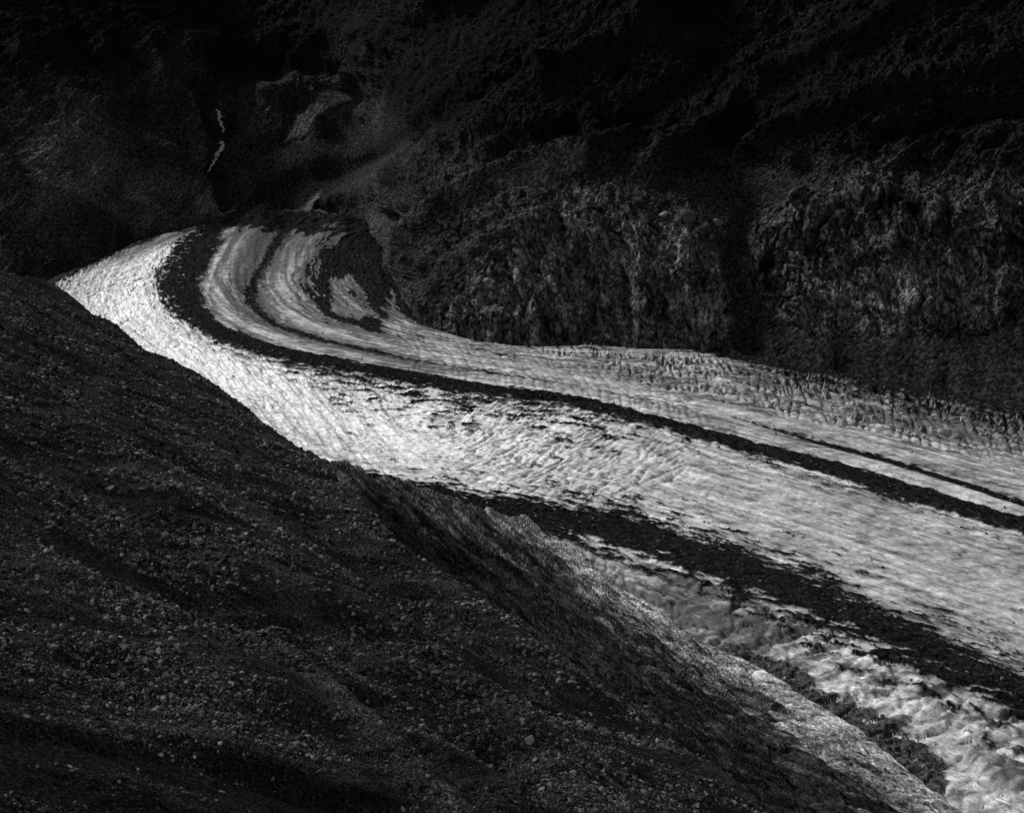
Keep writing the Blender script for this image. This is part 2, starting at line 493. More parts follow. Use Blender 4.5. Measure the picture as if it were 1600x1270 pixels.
# relief ----------------------------------------------------------------
z = np.zeros(T.shape)
z += 7 * band(3.5, 0.8) - 3.0 * band(2.4, 0.5)                 # the medial moraine stands proud of the ice
z += 5 * band(1.5, 0.5) * sstep(900, 1200, gpx) + 7 * band(4.45, 0.4) + 3 * band(5.6, 0.4)
z += -6 * sstep(0.9, 0.0, T) - 3 * sstep(6.8, 7.0, T)
hum_w = (T < 3.1) * (1 - sstep(900, 1150, gpx)) + 0.18
turn_ = np.radians(20 + 45 * sstep(250, 800, gpx))              # the wave crests swing across the flow as the ice rounds the bend
lc = Uc * np.cos(turn_) + Vv * np.sin(turn_); tc_ = Vv * np.cos(turn_) - Uc * np.sin(turn_)
w1 = 5 * noise2(Uc / 40, Vv / 40, 79)
humm = fbm2(lc / 34, (tc_ + w1) / 12, 5, 81, 0.6, True)
humm2 = fbm2(lc / 80, tc_ / 38, 2, 85)
z += hum_w * (0.8 * humm + 1.5 * humm2) * (1 - 0.5 * D)
fis = np.clip(1 - np.abs(noise2((lc + w1) / 46, (tc_ + w1) / 10, 87)) * 5, 0, 1)
fis2 = np.clip(1 - np.abs(noise2((lc - w1) / 22, (tc_ + w1) / 5.5, 89)) * 6, 0, 1)
z -= hum_w * 1.3 * fis2 * sstep(-0.2, 0.3, noise2(Uc / 34, Vv / 34, 90)) * (1 - D)
z -= hum_w * 1.8 * fis * sstep(-0.1, 0.3, noise2(Uc / 50, Vv / 50, 88)) * (1 - D)
# transverse crevasses that bend with the flow
cre = 1 - np.abs(noise2((0.85 * Uc - 0.5 * Vv + w1) / 9, (0.5 * Uc + 0.85 * Vv) / 45, 91)) * 3.2
cre = np.clip(cre, 0, 1) ** 1.5
cw = region(gpx, gpy, [(700, 640), (900, 655), (1110, 705), (1080, 770), (900, 775), (740, 720)], 50) * (T < 3.05) * 0.9
z -= cw * 3.0 * cre * sstep(-0.35, 0.25, noise2(Uc / 38, Vv / 26, 92))
# serac belt along the far margin
sb = region(gpx, gpy, [(850, 545), (930, 536), (1090, 548), (1250, 576), (1420, 602), (1640, 640), (1640, 720), (1500, 700), (1350, 670), (1200, 640), (1080, 612), (960, 585)], 22) * (T > 5.2)
cr2 = 1 - np.abs(noise2((Uc + 0.30 * Vv + 2 * noise2(Uc / 20, Vv / 20, 94)) / 9.5, Vv / 48, 95)) * 2.6
cr2 = np.clip(cr2 * 1.25 - 0.25, 0, 1) ** 1.1
cr3 = 1 - np.abs(noise2((Uc - 0.2 * Vv) / 45, Vv / 15, 97)) * 3.5
cr3 = np.clip(cr3, 0, 1) ** 1.5
clus = sstep(-0.35, 0.25, fbm2(Uc / 70, Vv / 14, 2, 98)) * np.clip(band(6.05 + 0.12 * n_edge, 0.22) + band(6.62 + 0.1 * n_edge, 0.20), 0, 1)
z += sb * (2.0 - (8.0 * cr2 + 0.8 * cr3) * (0.12 + 0.88 * clus) + 2.5 * fbm2(Uc / 30, Vv / 20, 2, 99))
# weaker transverse wrinkles between the belt and the moraine
wr = region(gpx, gpy, [(620, 530), (860, 560), (1100, 620), (1120, 690), (900, 630), (640, 575)], 40)
z -= wr * 2.2 * np.clip(1 - np.abs(noise2((Uc + 0.5 * Vv) / 11, Vv / 60, 103)) * 2.2, 0, 1) ** 2
# flow-parallel fluting and a general crust
z += (0.8 * fbm2(Uc / 120, Vv / 9, 3, 111) + 0.45 * fbm2(Uc / 8, Vv / 5, 3, 121)) * (1 - 0.8 * sb)
# near-margin waves of bare ice in the corner
lw = (T < 1.05) * sstep(960, 1150, gpx)
wx_, wy_ = GP[..., 0], GP[..., 1]
ww = 8 * noise2(wx_ / 50, wy_ / 50, 135)
z += lw * 0.6 * (1.4 * fbm2((wx_ + 0.3 * wy_) / 75, (wy_ - 0.25 * wx_ + ww) / 14, 5, 131, 0.52, True) + 2.0 * fbm2(wx_ / 80, wy_ / 40, 2, 133))
z += lw * 1.6 * facets(np.stack([wx_ + 0.3 * wy_, wy_ - 0.3 * wx_ + ww, 0 * wx_], -1), (26, 13, 9), 7)
z -= lw * 2.4 * np.clip(1 - np.abs(noise2((wx_ + 0.5 * wy_) / 60, (wy_ - 0.35 * wx_ + ww) / 13, 137)) * 8, 0, 1)
z -= lw * 1.6 * np.clip(1 - np.abs(noise2((wx_ - 0.4 * wy_) / 24, (wy_ + 0.3 * wx_ + ww) / 30, 139)) * 9, 0, 1)
z += hump * 6
# rubble relief
isM = (cover == covM)
z += D * (1.2 + 1.3 * fbm2(Uc / 12, Vv / 6, 4, 141, 0.6)) * (1 - 0.6 * isM)
z += sstep(392, 350, gpy) * 5 * fbm2(GP[..., 0] / 38, GP[..., 1] / 60, 3, 143)
GP[..., 2] = z
flow = np.stack([Uc / 3.0, Vv, z * 1.5], -1)

solid = quad_mean(cover) > 0.0
mid_T = quad_mean(T)
med = solid & (mid_T > 2.3) & (mid_T < 4.62)
lat = solid & (mid_T <= 2.3) & (quad_mean(covM) < quad_mean(covA))
edge_m = solid & (mid_T <= 2.3) & ~lat
inner = solid & (mid_T >= 4.62)
aG = {'alb': alb_g, 'flow': flow}
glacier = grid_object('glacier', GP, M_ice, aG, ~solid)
tag(glacier, 'bright glacier tongue sweeping round the bend and down the valley', kind='structure')
tag(grid_object('medial_moraine', GP, M_debris, aG, med, smooth=False), 'broad dark medial moraine curving down the middle of the ice', kind='structure')
tag(grid_object('lateral_moraine', GP, M_debris, aG, lat, smooth=False), 'dark lateral moraine band on the near side of the ice', kind='structure')
tag(grid_object('inner_moraine', GP, M_debris, aG, inner, smooth=False), 'dark rubble on the far margin and thin dark line on the ice', kind='structure')
tag(grid_object('margin_rubble', GP, M_debris, aG, edge_m, smooth=False), 'dark rubble between bare bedrock and the lower ice', kind='structure')

# ------------------------------------------------------------------ far mountainsides
BASE = [(-420, 500), (-100, 470), (0, 456), (70, 440), (150, 409), (215, 380), (300, 360), (345, 345), (385, 332), (450, 326), (520, 334), (565, 346), (590, 362), (608, 410), (618, 452), (640, 490), (672, 512), (710, 523), (760, 537), (850, 545), (930, 541), (1010, 547), (1090, 551), (1180, 563), (1250, 578), (1330, 589), (1420, 605), (1500, 620), (1600, 638), (2100, 730)]
NC, NR = 1300, 340
hpx = np.linspace(-380, 2060, NC)
bpy_ = gauss_rows(np.interp(hpx, *np.array(BASE).T), 5, 0) + 3.5 * noise2(hpx / 28, hpx * 0, 15) + 2.5 * noise2(hpx / 9, hpx * 0, 16)
PYg = bpy_[None, :] + (-45 - bpy_[None, :]) * np.linspace(0, 1, NR)[:, None]
PXg = np.repeat(hpx[None, :], NR, 0)
NF = 400
FY = np.linspace(745, -45, NF)                                 # level rows on which the slopes are summed upwards
FYg = np.repeat(FY[:, None], NC, 1)
FXg = np.repeat(hpx[None, :], NF, 0)
bluff = [(690, 518), (740, 470), (800, 400), (845, 345), (900, 322), (1000, 322), (1060, 345), (1110, 385), (1135, 440), (1152, 500), (1140, 545), (1000, 552), (850, 550), (760, 540)]
crag = [(1165, 420), (1195, 340), (1240, 305), (1330, 300), (1460, 305), (1700, 310), (1900, 330), (1900, 520), (1600, 470), (1565, 500), (1450, 522), (1330, 520), (1250, 512), (1185, 485)]
SLOPES = [
    (bluff, 64, 20),
    ([(800, 325), (860, 290), (1000, 285), (1100, 320), (1150, 360), (1110, 378), (1060, 340), (1000, 316), (900, 316), (850, 338)], 20, 8),
    (crag, 64, 22),
    ([(1100, 300), (1200, 262), (1400, 275), (1900, 285), (1900, 312), (1330, 300), (1240, 302), (1190, 335), (1150, 350)], 17, 9),
    ([(1000, 170), (1150, 100), (1300, 130), (1260, 250), (1120, 240)], 48, 20),
    ([(1150, 245), (1330, 190), (1900, 200), (1900, 275), (1300, 268)], 55, 12),
    ([(1120, 150), (1400, 80), (1900, 60), (1900, 100), (1500, 120), (1250, 175)], 24, 15),
    ([(780, 250), (860, 240), (920, 246), (930, 275), (860, 290), (790, 300), (700, 320)], 46, 8),
    ([(640, 330), (760, 255), (800, 240), (900, 225), (900, 240), (800, 250), (700, 310)], 24, 8),
    ([(300, 345), (322, 280), (318, 200), (330, 165), (362, 165), (372, 225), (352, 280), (400, 335)], 23, 14),
    ([(380, 185), (400, 150), (430, 132), (470, 126), (505, 140), (515, 155), (430, 205)], 52, 6),
    ([(360, 150), (400, 128), (440, 118), (500, 122), (530, 140), (520, 118), (470, 100), (400, 100), (350, 130)], 9, 7),
    ([(230, 95), (280, 80), (310, 110), (300, 190), (260, 170)], 50, 14),
    ([(520, 140), (600, 60), (640, 55), (640, 75), (560, 130)], 50, 8),
    ([(500, 125), (590, 50), (640, 40), (640, 52), (595, 62), (530, 135)], 18, 7),
    ([(60, 300), (120, 180), (220, 200), (300, 300), (290, 345), (120, 390)], 35, 25),
]


def warp(PX, PY):
    return (PX + 10 * noise2(PX / 60, PY / 60, 3) + 5 * noise2(PX / 22, PY / 22, 4),
            PY + 10 * noise2(PX / 60, PY / 60, 5) + 5 * noise2(PX / 22, PY / 22, 6))


WX, WY = warp(FXg, FYg)
S = 36 + 5 * noise2(FXg / 220, FYg / 150, 7) - 7 * (1 - sstep(250, 420, FXg))
for poly, deg, soft in SLOPES:
    w = region(WX, WY, poly, soft)
    S = S * (1 - w) + deg * w
S += 6 * noise2(FXg / 70, FYg / 28, 8) + 4 * noise2(FXg / 30, FYg / 12, 9)
m = np.tan(np.radians(np.clip(S, 7, 74)))
sxF, syF, LF = ray(FXg, FYg)
RF = (CAM_H + 12) / LF; ZF = np.full(RF.shape, -12.0)
for k in range(1, NF):
    up = FY[k] < bpy_
    r1 = (CAM_H - ZF[k - 1] + m[k] * RF[k - 1]) / (m[k] + LF[k])
    RF[k] = np.where(up, r1, RF[k])
    ZF[k] = np.where(up, CAM_H - LF[k] * RF[k], -12.0)
# sideways the mountain changes slowly, the more so the higher one looks
lift = np.clip(bpy_[None, :] - FYg, 0, None)
sig = [0, 4, 12, 30, 70]; knots = [0, 12, 60, 170, 420]
LG = np.log(RF)
levels = [LG] + [gauss_rows(LG, q / (hpx[1] - hpx[0]), 1) for q in sig[1:]]
out = levels[0].copy()
for i in range(len(sig) - 1):
    t = np.clip((lift - knots[i]) / (knots[i + 1] - knots[i]), 0, 1)
    seg = (lift >= knots[i])
    out = np.where(seg, levels[i] * (1 - t) + levels[i + 1] * t, out)
RS = np.exp(out)
R = np.stack([np.interp(-PYg[:, c], -FY, RS[:, c]) for c in range(NC)], 1)
hx_, hy_, hL = ray(PXg, PYg)
Z = CAM_H - hL * R
wX, wY = warp(PXg, PYg)
nwx, nwy = wX - PXg, wY - PYg
HP = np.stack([R * hx_, R * hy_, Z], -1)
# the mountain goes on above the frame, over a crest and down behind
az_x, az_y = hx_[-1], hy_[-1]
extra = []
for k in range(1, 15):
    dr = 45.0 * k
    g_ = 0.1 + 0.5 * sstep(500, 900, hpx)
    up = g_ * dr if k <= 9 else g_ * 405 - 0.5 * (dr - 405)
    r2 = R[-1] + dr
    extra.append(np.stack([r2 * az_x, r2 * az_y, Z[-1] + up], -1))
cwx = PXg + 1.6 * nwx + 22 * noise2(PXg / 90, PYg / 70, 17); cwy = PYg + 1.6 * nwy + 22 * noise2(PXg / 90, PYg / 70, 18)
w_bluff = region(cwx, cwy, bluff, 20); w_crag = region(cwx, cwy, crag, 24)
w_cliff = np.maximum(w_bluff, w_crag)
nrm = grid_normals(gauss_rows(gauss_rows(HP, 6, 0), 6, 1))
taper = sstep(0, 0.05, np.linspace(0, 1, NR))[:, None] * 0.55 + 0.45
rock = np.clip(0.66 + 0.8 * fbm3(HP, 160, 3, 201), 0.4, 1)
talus = np.max([region(PXg + nwx, PYg + nwy, p, 14) for p in (
    [(1130, 550), (1175, 485), (1250, 520), (1450, 528), (1570, 505), (1900, 500), (1900, 720), (1600, 640), (1300, 590)],
    [(1060, 300), (1130, 275), (1230, 265), (1240, 300), (1180, 340), (1150, 420), (1160, 500), (1140, 500), (1120, 380)],
    [(400, 330), (420, 230), (540, 200), (640, 190), (600, 300), (500, 330)],
    [(440, 212), (545, 150), (540, 165), (480, 200)])], 0)
d = 13 * fbm3(HP, 190, 2, 203)
FORMS = [  # ribs (+) and gullies (-): course in photo pixels, height in metres, half width in pixels
    ([(760, -20), (650, 40), (585, 90), (530, 145), (500, 190)], 26, 17),
    ([(560, 148), (500, 182), (440, 215), (395, 240)], -14, 14),
    ([(860, 130), (760, 195), (650, 262), (560, 302), (486, 335)], 22, 20),
    ([(820, 100), (700, 175), (600, 235), (520, 268), (430, 300)], -16, 16),
    ([(980, 215), (900, 243), (820, 262), (740, 300), (650, 365), (625, 420)], 24, 17),
    ([(900, 200), (800, 238), (700, 295), (620, 345)], -20, 14),
    ([(850, 345), (760, 390), (700, 440), (665, 500)], 16, 16),
    ([(800, 330), (720, 375), (660, 430)], -14, 10),
    ([(1260, 262), (1185, 320), (1150, 400), (1150, 470), (1172, 540)], -15, 18),
    ([(1480, -20), (1330, 70), (1210, 130), (1100, 200), (1010, 260)], 24, 20),
    ([(1300, -20), (1150, 70), (1040, 150), (960, 200)], -18, 20),
    ([(1080, -20), (960, 60), (860, 120)], 20, 18),
    ([(1640, 95), (1480, 125), (1380, 150), (1250, 200), (1150, 255)], 22, 14),
    ([(1700, 150), (1500, 180), (1380, 215)], -18, 14),
    ([(30, 90), (120, 165), (200, 222), (270, 268), (318, 305)], 22, 18),
    ([(120, 60), (190, 130), (250, 190), (300, 250)], -18, 16),
    ([(225, 80), (268, 140), (300, 200), (318, 262)], 20, 13),
    ([(-60, 240), (40, 290), (130, 340), (220, 360)], 16, 18),
    ([(-60, 330), (40, 370), (120, 400)], -14, 14),
    ([(352, 120), (344, 170), (346, 205), (338, 245), (330, 275), (350, 318)], -34, 15),
    ([(352, 330), (420, 290), (520, 280)], 6, 14),
    ([(425, 150), (470, 140), (512, 148)], 36, 17),
    ([(350, 90), (440, 105), (540, 110)], -26, 16),
    ([(300, 60), (380, 70), (460, 60), (560, 50)], 18, 16),
]
for pts_, hgt_, wid_ in FORMS:
    dd_ = seg_dist(wX * 0.6 + PXg * 0.4, wY * 0.6 + PYg * 0.4, pts_)
    d = d + hgt_ * np.exp(-(dd_ / wid_) ** 2)
WP = HP + np.stack([fbm3(HP, 40, 2, 241), fbm3(HP, 40, 2, 243), fbm3(HP, 40, 2, 245)], -1) * 4
d = d + (1 - talus) * 8.0 * fbm3(WP, (70, 70, 55), 3, 205, 0.55, 'ridge') * (0.4 + 0.6 * rock)
# slanting ribs: the beds dip to the left
Q = np.stack([WP[..., 0] * 0.8 + WP[..., 2] * 0.75, WP[..., 1] * 0.3, WP[..., 2] * 0.6 - WP[..., 0] * 0.5], -1)
d = d + (1 - w_cliff) * (1 - 0.85 * talus) * 3.2 * fbm3(Q, (70, 60, 14), 4, 211, 0.62, 'ridge') * (0.35 + 0.9 * rock)
# cliffs: fluted, jointed
FP = WP + np.stack([fbm3(HP, 14, 2, 251), fbm3(HP, 14, 2, 253), fbm3(HP, 14, 2, 255)], -1) * 1.0
FP = np.stack([FP[..., 0] + 0.30 * FP[..., 2], FP[..., 1], FP[..., 2]], -1)     # the joints lean
f1 = facets(FP, (19, 19, 60), 1); f2 = facets(FP, (9, 9, 20), 2); f3 = facets(FP, (5, 5, 7), 3)
d = d + w_cliff * (3.2 * fbm3(WP, (34, 34, 120), 3, 221, 0.55, 'ridge') + 5.0 * f1 + 2.4 * f2 + 0.8 * f3)
d = d - w_cliff * 6 * np.clip(1 - np.abs(noise3(WP[..., 0] / 34 + WP[..., 2] / 150, WP[..., 1] / 34, WP[..., 2] / 120, 229)) * 6, 0, 1)
d = d + (1 - w_cliff) * (1 - 0.8 * talus) * (1.0 * fbm3(WP, (8, 8, 10), 3, 231, 0.7, 'ridge') + 2.2 * f1 + 1.7 * f2 + 0.5 * f3) * (0.3 + 0.8 * rock)
HP = HP + nrm * (d * taper)[..., None]
E = np.stack(extra)
EP = E + np.array([0, 0, 1.0]) * (16 * fbm3(E, 150, 2, 203) + 8 * fbm3(E, 50, 3, 205))[..., None]
FULL = np.concatenate([HP, EP], 0)
# close the strip between the frame rows and the rise above
fx, fy = project(HP)

hal = 0.032 * np.ones(PXg.shape) * (0.45 + 1.1 * rock)
hal = hal * (1 - w_cliff) + w_bluff * 0.105 + np.clip(w_cliff - w_bluff, 0, 1) * 0.055
hal = hal * (1 + w_cliff * 1.1 * np.clip(fbm3(WP, (15, 15, 75), 3, 261, 0.6) + 0.3 * fbm3(WP, (60, 60, 50), 2, 263), -0.75, 1.2))   # water stains and fresh breaks down the face
hal = hal * (1 - talus) + talus * 0.026
turf_shade = region(PXg + nwx, PYg + nwy, [(520, -60), (900, -60), (1900, -60), (1900, 290), (1200, 255), (1000, 260), (820, 260), (640, 210), (560, 130)], 50)
turf_shade = np.maximum(turf_shade, region(PXg + nwx, PYg + nwy, [(-400, -60), (640, -60), (520, 110), (400, 120), (300, 60), (120, 150), (-400, 200)], 50))
hal = hal * (1 - 0.78 * turf_shade)  # shade on the upper slopes painted into the albedo, beyond turf's own tone
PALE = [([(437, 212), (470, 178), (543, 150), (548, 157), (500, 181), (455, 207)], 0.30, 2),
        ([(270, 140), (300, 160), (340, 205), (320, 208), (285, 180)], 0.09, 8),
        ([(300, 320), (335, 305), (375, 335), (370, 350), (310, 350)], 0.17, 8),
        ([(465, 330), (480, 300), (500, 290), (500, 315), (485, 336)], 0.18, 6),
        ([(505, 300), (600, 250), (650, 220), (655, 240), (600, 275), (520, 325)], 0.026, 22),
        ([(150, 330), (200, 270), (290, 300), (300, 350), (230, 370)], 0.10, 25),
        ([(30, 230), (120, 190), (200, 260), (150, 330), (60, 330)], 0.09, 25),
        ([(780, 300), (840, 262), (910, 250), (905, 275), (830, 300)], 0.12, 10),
        ([(1200, 480), (1300, 440), (1420, 400), (1560, 420), (1560, 480), (1400, 520), (1250, 515)], 0.12, 26)]  # last patch is sunlight painted on the lower crag face
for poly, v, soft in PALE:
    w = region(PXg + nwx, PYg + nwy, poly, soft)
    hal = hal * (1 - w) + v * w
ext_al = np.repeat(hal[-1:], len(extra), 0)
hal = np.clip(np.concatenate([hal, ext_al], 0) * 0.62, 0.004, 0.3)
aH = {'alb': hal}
wq = np.zeros((NR + len(extra), NC)); wq[:NR] = w_bluff
wr_ = np.zeros_like(wq); wr_[:NR] = w_crag
is_bluff = quad_mean(wq) > 0.5
is_crag = (quad_mean(wr_) > 0.5) & ~is_bluff
cxq = np.zeros_like(wq); cxq[:NR] = PXg - 345 + (PYg - 260) * -0.12; cxq[NR:] = PXg[-1] - 345
is_left = (quad_mean(cxq) < 0) & ~is_bluff & ~is_crag
rest = ~(is_bluff | is_crag | is_left)
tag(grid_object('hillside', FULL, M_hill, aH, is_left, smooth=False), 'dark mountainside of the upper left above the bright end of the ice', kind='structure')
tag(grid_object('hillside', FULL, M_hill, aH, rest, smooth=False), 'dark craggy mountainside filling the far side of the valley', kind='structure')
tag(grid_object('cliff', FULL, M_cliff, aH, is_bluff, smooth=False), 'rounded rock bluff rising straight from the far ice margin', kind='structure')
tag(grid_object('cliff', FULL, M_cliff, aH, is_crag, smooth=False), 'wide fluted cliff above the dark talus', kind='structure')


def on_hill(px, py):
    """surface point of the far mountainside seen at a pixel"""
    dd = (fx - px) ** 2 + (fy - py) ** 2
    i = np.argmin(dd)
    return HP.reshape(-1, 3)[i], nrm.reshape(-1, 3)[i]


# ------------------------------------------------------------------ near slope
SIL = [(-500, 300), (-250, 345), (-100, 395), (0, 425), (80, 441), (130, 478), (200, 528), (290, 583), (350, 618), (400, 648), (440, 678), (500, 710), (560, 735), (640, 753), (720, 787), (800, 803), (850, 815), (880, 834), (893, 856), (960, 907), (1050, 966), (1170, 1037), (1300, 1113), (1400, 1192), (1500, 1272), (1620, 1365), (1900, 1560), (2200, 1780)]
RSIL_FIX = {1300: 590, 1400: 525, 1500: 470, 1620: 430, 1900: 380, 2200: 340}
BND = [(480, 700), (505, 722), (545, 790), (600, 838), (680, 893), (760, 946), (850, 1003), (940, 1072), (1040, 1142), (1120, 1207), (1200, 1272), (1330, 1380), (1500, 1520), (2000, 1990)]
PA, PB, PC = -0.584, -0.4245, 427.6


def plane_hit(px, py):
    sx, sy, L = ray(px, py)
    r = (CAM_H - PC) / (L + PA * sx + PB * sy)
    return math.atan2(sx, sy), float(r), float(L)


sil = []
for q in SIL:
    a, r, L = plane_hit(*q)
    if q[0] in RSIL_FIX: r = RSIL_FIX[q[0]]
    sx, sy, _ = ray(*q)
    sil.append((a, r, (CAM_H - L * r) - (PC + (PA * float(sx) + PB * float(sy)) * r)))
sil = np.array(sil)
ga = np.linspace(sil[0, 0], sil[-1, 0], 1200)
sil = np.stack([ga] + [gauss_rows(np.interp(ga, sil[:, 0], sil[:, k]), 7, 0) for k in (1, 2)], -1)
bnd = np.array([plane_hit(*q)[:2] for q in BND])
gb = np.linspace(bnd[0, 0], bnd[-1, 0], 800)
bnd = np.stack([gb, gauss_rows(np.interp(gb, bnd[:, 0], bnd[:, 1]), 9, 0)], -1)
print('sil r', np.round(sil[:, 1]), 'delta', np.round(sil[:, 2], 1)); print('bnd r', np.round(bnd[:, 1]))


def near_fields(x, y):
    az = np.arctan2(x, y); r = np.hypot(x, y)
    rs = np.interp(az, sil[:, 0], sil[:, 1]); dl = np.interp(az, sil[:, 0], sil[:, 2])
    rb = np.interp(az, bnd[:, 0], bnd[:, 1], left=1e5)
    rb = np.where(az < bnd[0, 0], 1e5, rb)
    return az, r, rs, dl, rb


RIDGES = [  # crest lines and hollows down the scree, photo pixels, height, width (metres)
    ([(440, 1000), (500, 1060), (580, 1130), (640, 1190), (720, 1285)], 5.0, 6),
    ([(500, 1040), (600, 1125), (660, 1170), (760, 1270)], -4.5, 6),
    ([(300, 900), (480, 990), (640, 1080), (820, 1190)], -4.0, 10),
    ([(380, 900), (560, 960), (680, 1020), (760, 1090), (860, 1180), (980, 1290)], 4.5, 9),
    ([(520, 740), (560, 800), (640, 880), (760, 960), (900, 1070)], 4.5, 13),
    ([(480, 800), (580, 890), (700, 980), (840, 1090)], -4.0, 12),
    ([(60, 620), (220, 740), (360, 830), (520, 930)], 5.0, 15),
    ([(20, 700), (200, 850), (420, 960)], -4.5, 12),
    ([(-60, 780), (120, 900), (330, 1010), (420, 1080)], 3.0, 10),
    ([(120, 560), (300, 690), (460, 800)], -4.0, 13),
    ([(760, 1100), (900, 1180), (1000, 1270)], 3.0, 6),
    ([(700, 1120), (840, 1210), (920, 1290)], -3.0, 6),
    ([(-20, 1120), (180, 1150), (380, 1175), (560, 1235)], 2.2, 5),
]
RW = []
for pts, hgt, wid in RIDGES:
    w_ = []
    for q in pts:
        a, r, L = plane_hit(*q)
        w_.append((r * math.sin(a), r * math.cos(a)))
    RW.append((w_, hgt, wid))


def near_surface(x, y):
    """height of the near slope, and how much of it is bedrock"""
    az, r, rs, dl, rb = near_fields(x, y)
    P = np.stack([x, y, PC + PA * x + PB * y], -1)
    p = 0.81 * x + 0.59 * y; q = -0.59 * x + 0.81 * y
    n1 = fbm2(x / 60, y / 60, 3, 301)
    wob_ = 7 * noise2(x / 22, y / 22, 303) + 3 * noise2(x / 7, y / 7, 305)
    slab = sstep(-4, 5, r - rb + wob_ * 0.5)
    t = np.clip((r - rb) / np.maximum(rs - rb, 20), 0, 1)
    z = PC + PA * x + PB * y + dl * np.where(rb < 1e4, sstep(0, 1, t), sstep(rs * 0.6, rs, r))
    step = 7 * sstep(0, 0.25, np.degrees(az - bnd[0, 0]) / 12)
    z = z - slab * step * (1 - 0.9 * sstep(0.15, 0.95, t)) - slab * 7 * np.sin(np.pi * t) * sstep(0, 60, rs - rb)
    over = r - rs
    k = 0.62
    z = z - k * (np.logaddexp(0, (over + 2 * n1) / 7.0) * 7.0) + k * 7 * 0.69 * np.exp(-np.abs(over) / 20)
    scree = 1 - slab
    z = z + scree * (3.6 * n1 + 2.2 * fbm2(p / 120, q / 45, 2, 313) + 0.9 * fbm2(p / 26, q / 9, 3, 311))
    for pts, hgt, wid in RW:
        dd = seg_dist(x + 1.5 * wob_ * 0.3, y, pts)
        z = z + scree * hgt * np.exp(-(dd / wid) ** 2)
    fade = np.clip(r / 260.0, 0.25, 1.0)
    z = z + scree * fade * (0.22 * fbm2(x / 3.0, y / 3.0, 4, 321, 0.6, True) + 0.5 * fbm2(x / 13, y / 13, 2, 323))
    # bedrock: beds running along the slope, cross joints, whalebacks
    dm = plane_hit(815, 840); dome = np.exp(-(np.hypot(x - dm[1] * math.sin(dm[0]), y - dm[1] * math.cos(dm[0])) / 38) ** 2)
    z = z + slab * 6 * dome
    wq_ = 6 * noise2(x / 35, y / 35, 329)
    st = fbm2((q + 0.35 * p) / 110, (p - 0.12 * q + wq_) / 11, 5, 331, 0.62, True)
    jt = np.clip(1 - np.abs(noise2((q + 0.8 * p) / 24, (p - 0.4 * q) / 60, 335)) * 5, 0, 1)
    z = z + slab * (1.3 * st + 3.6 * fbm2(q / 60, p / 34, 3, 341) - 1.6 * jt + 1.5 * fbm2((q + 0.3 * p) / 30, p / 15, 3, 347) - 0.7 * fbm2((q + 0.3 * p + wq_) / 22, (p + wq_) / 9, 4, 343, 0.66, True))
    z = z - slab * 1.8 * np.clip(1 - np.abs(noise2((q + 0.25 * p) / 55, (p - 0.15 * q + wq_) / 15, 345)) * 7, 0, 1)
    b_ = slab > 0.02
    if b_.any():
        B = np.stack([(q + 0.3 * p)[b_], (p - 0.15 * q)[b_], 0 * q[b_]], -1)
        z = np.array(z); z[b_] += slab[b_] * (0.75 * facets(B, (34, 13, 9), 5) + 0.22 * facets(B, (13, 6, 9), 6))
    return z, slab, t, over, n1


NNC, NNR = 900, 470
aS = np.radians(np.linspace(-27.5, 31.0, NNC))
rsC = np.interp(aS, sil[:, 0], sil[:, 1])
low = np.array([plane_hit(q, 1300)[:2] for q in range(-150, 1500, 50)])
r0C = np.clip(np.interp(aS, low[:, 0], low[:, 1]), 50, rsC * 0.7)
RRr = np.concatenate([np.exp(np.log(34) + (np.log(r0C) - np.log(34))[None, :] * np.linspace(0, 1, 16)[:-1, None]),
                      np.exp(np.log(r0C) + (np.log(rsC * 1.03) - np.log(r0C))[None, :] * np.linspace(0, 1, NNR - 65)[:, None]),
                      rsC * 1.03 + (1330 - rsC * 1.03)[None, :] * np.linspace(0, 1, 51)[1:, None] ** 1.3], 0)
AZ = np.repeat(aS[None, :], len(RRr), 0)
X, Y = RRr * np.sin(AZ), RRr * np.cos(AZ)
Zn, slab, tn, over, n1 = near_surface(X, Y)
NPt = np.stack([X, Y, np.maximum(Zn, -14)], -1)
al_s = 0.017 * (1 + 0.5 * n1 + 0.45 * fbm2(X / 15, Y / 15, 3, 351))
# pale gravel chutes, shade painted into the colour low on the left
for k in (0, 3, 10):
    al_s = al_s * (1 + 0.9 * np.exp(-(seg_dist(X, Y, RW[k][0]) / (RW[k][2] * 0.8)) ** 2))
shade_w = [plane_hit(*q) for q in ((-150, 1140), (200, 1160), (420, 1180), (620, 1250), (700, 1330), (-150, 1330))]
shade_p = [(r * math.sin(a), r * math.cos(a)) for a, r, L in shade_w]
al_s = al_s * (1 - 0.55 * region(X + 6 * n1, Y + 6 * n1, shade_p, 8))
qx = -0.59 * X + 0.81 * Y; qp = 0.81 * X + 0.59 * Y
al_b = 0.020 + 0.23 * sstep(0.5, 1.0, tn + 0.22 * fbm2(qx / 60, qp / 14, 4, 361) + 0.14 * fbm2(X / 9, Y / 9, 3, 363))  # crest paler: polished rock, and light it catches put into the colour
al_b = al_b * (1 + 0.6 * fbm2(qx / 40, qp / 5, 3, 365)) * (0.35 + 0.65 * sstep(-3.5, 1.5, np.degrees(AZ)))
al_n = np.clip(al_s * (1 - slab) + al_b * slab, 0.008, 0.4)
keep = quad_mean(Zn) > -14
sq = quad_mean(slab) > 0.5
tag(grid_object('scree_slope', NPt, M_scree, {'alb': al_n}, keep & ~sq, smooth=False), 'dark stony scree slope falling from the camera to the ice', kind='structure')
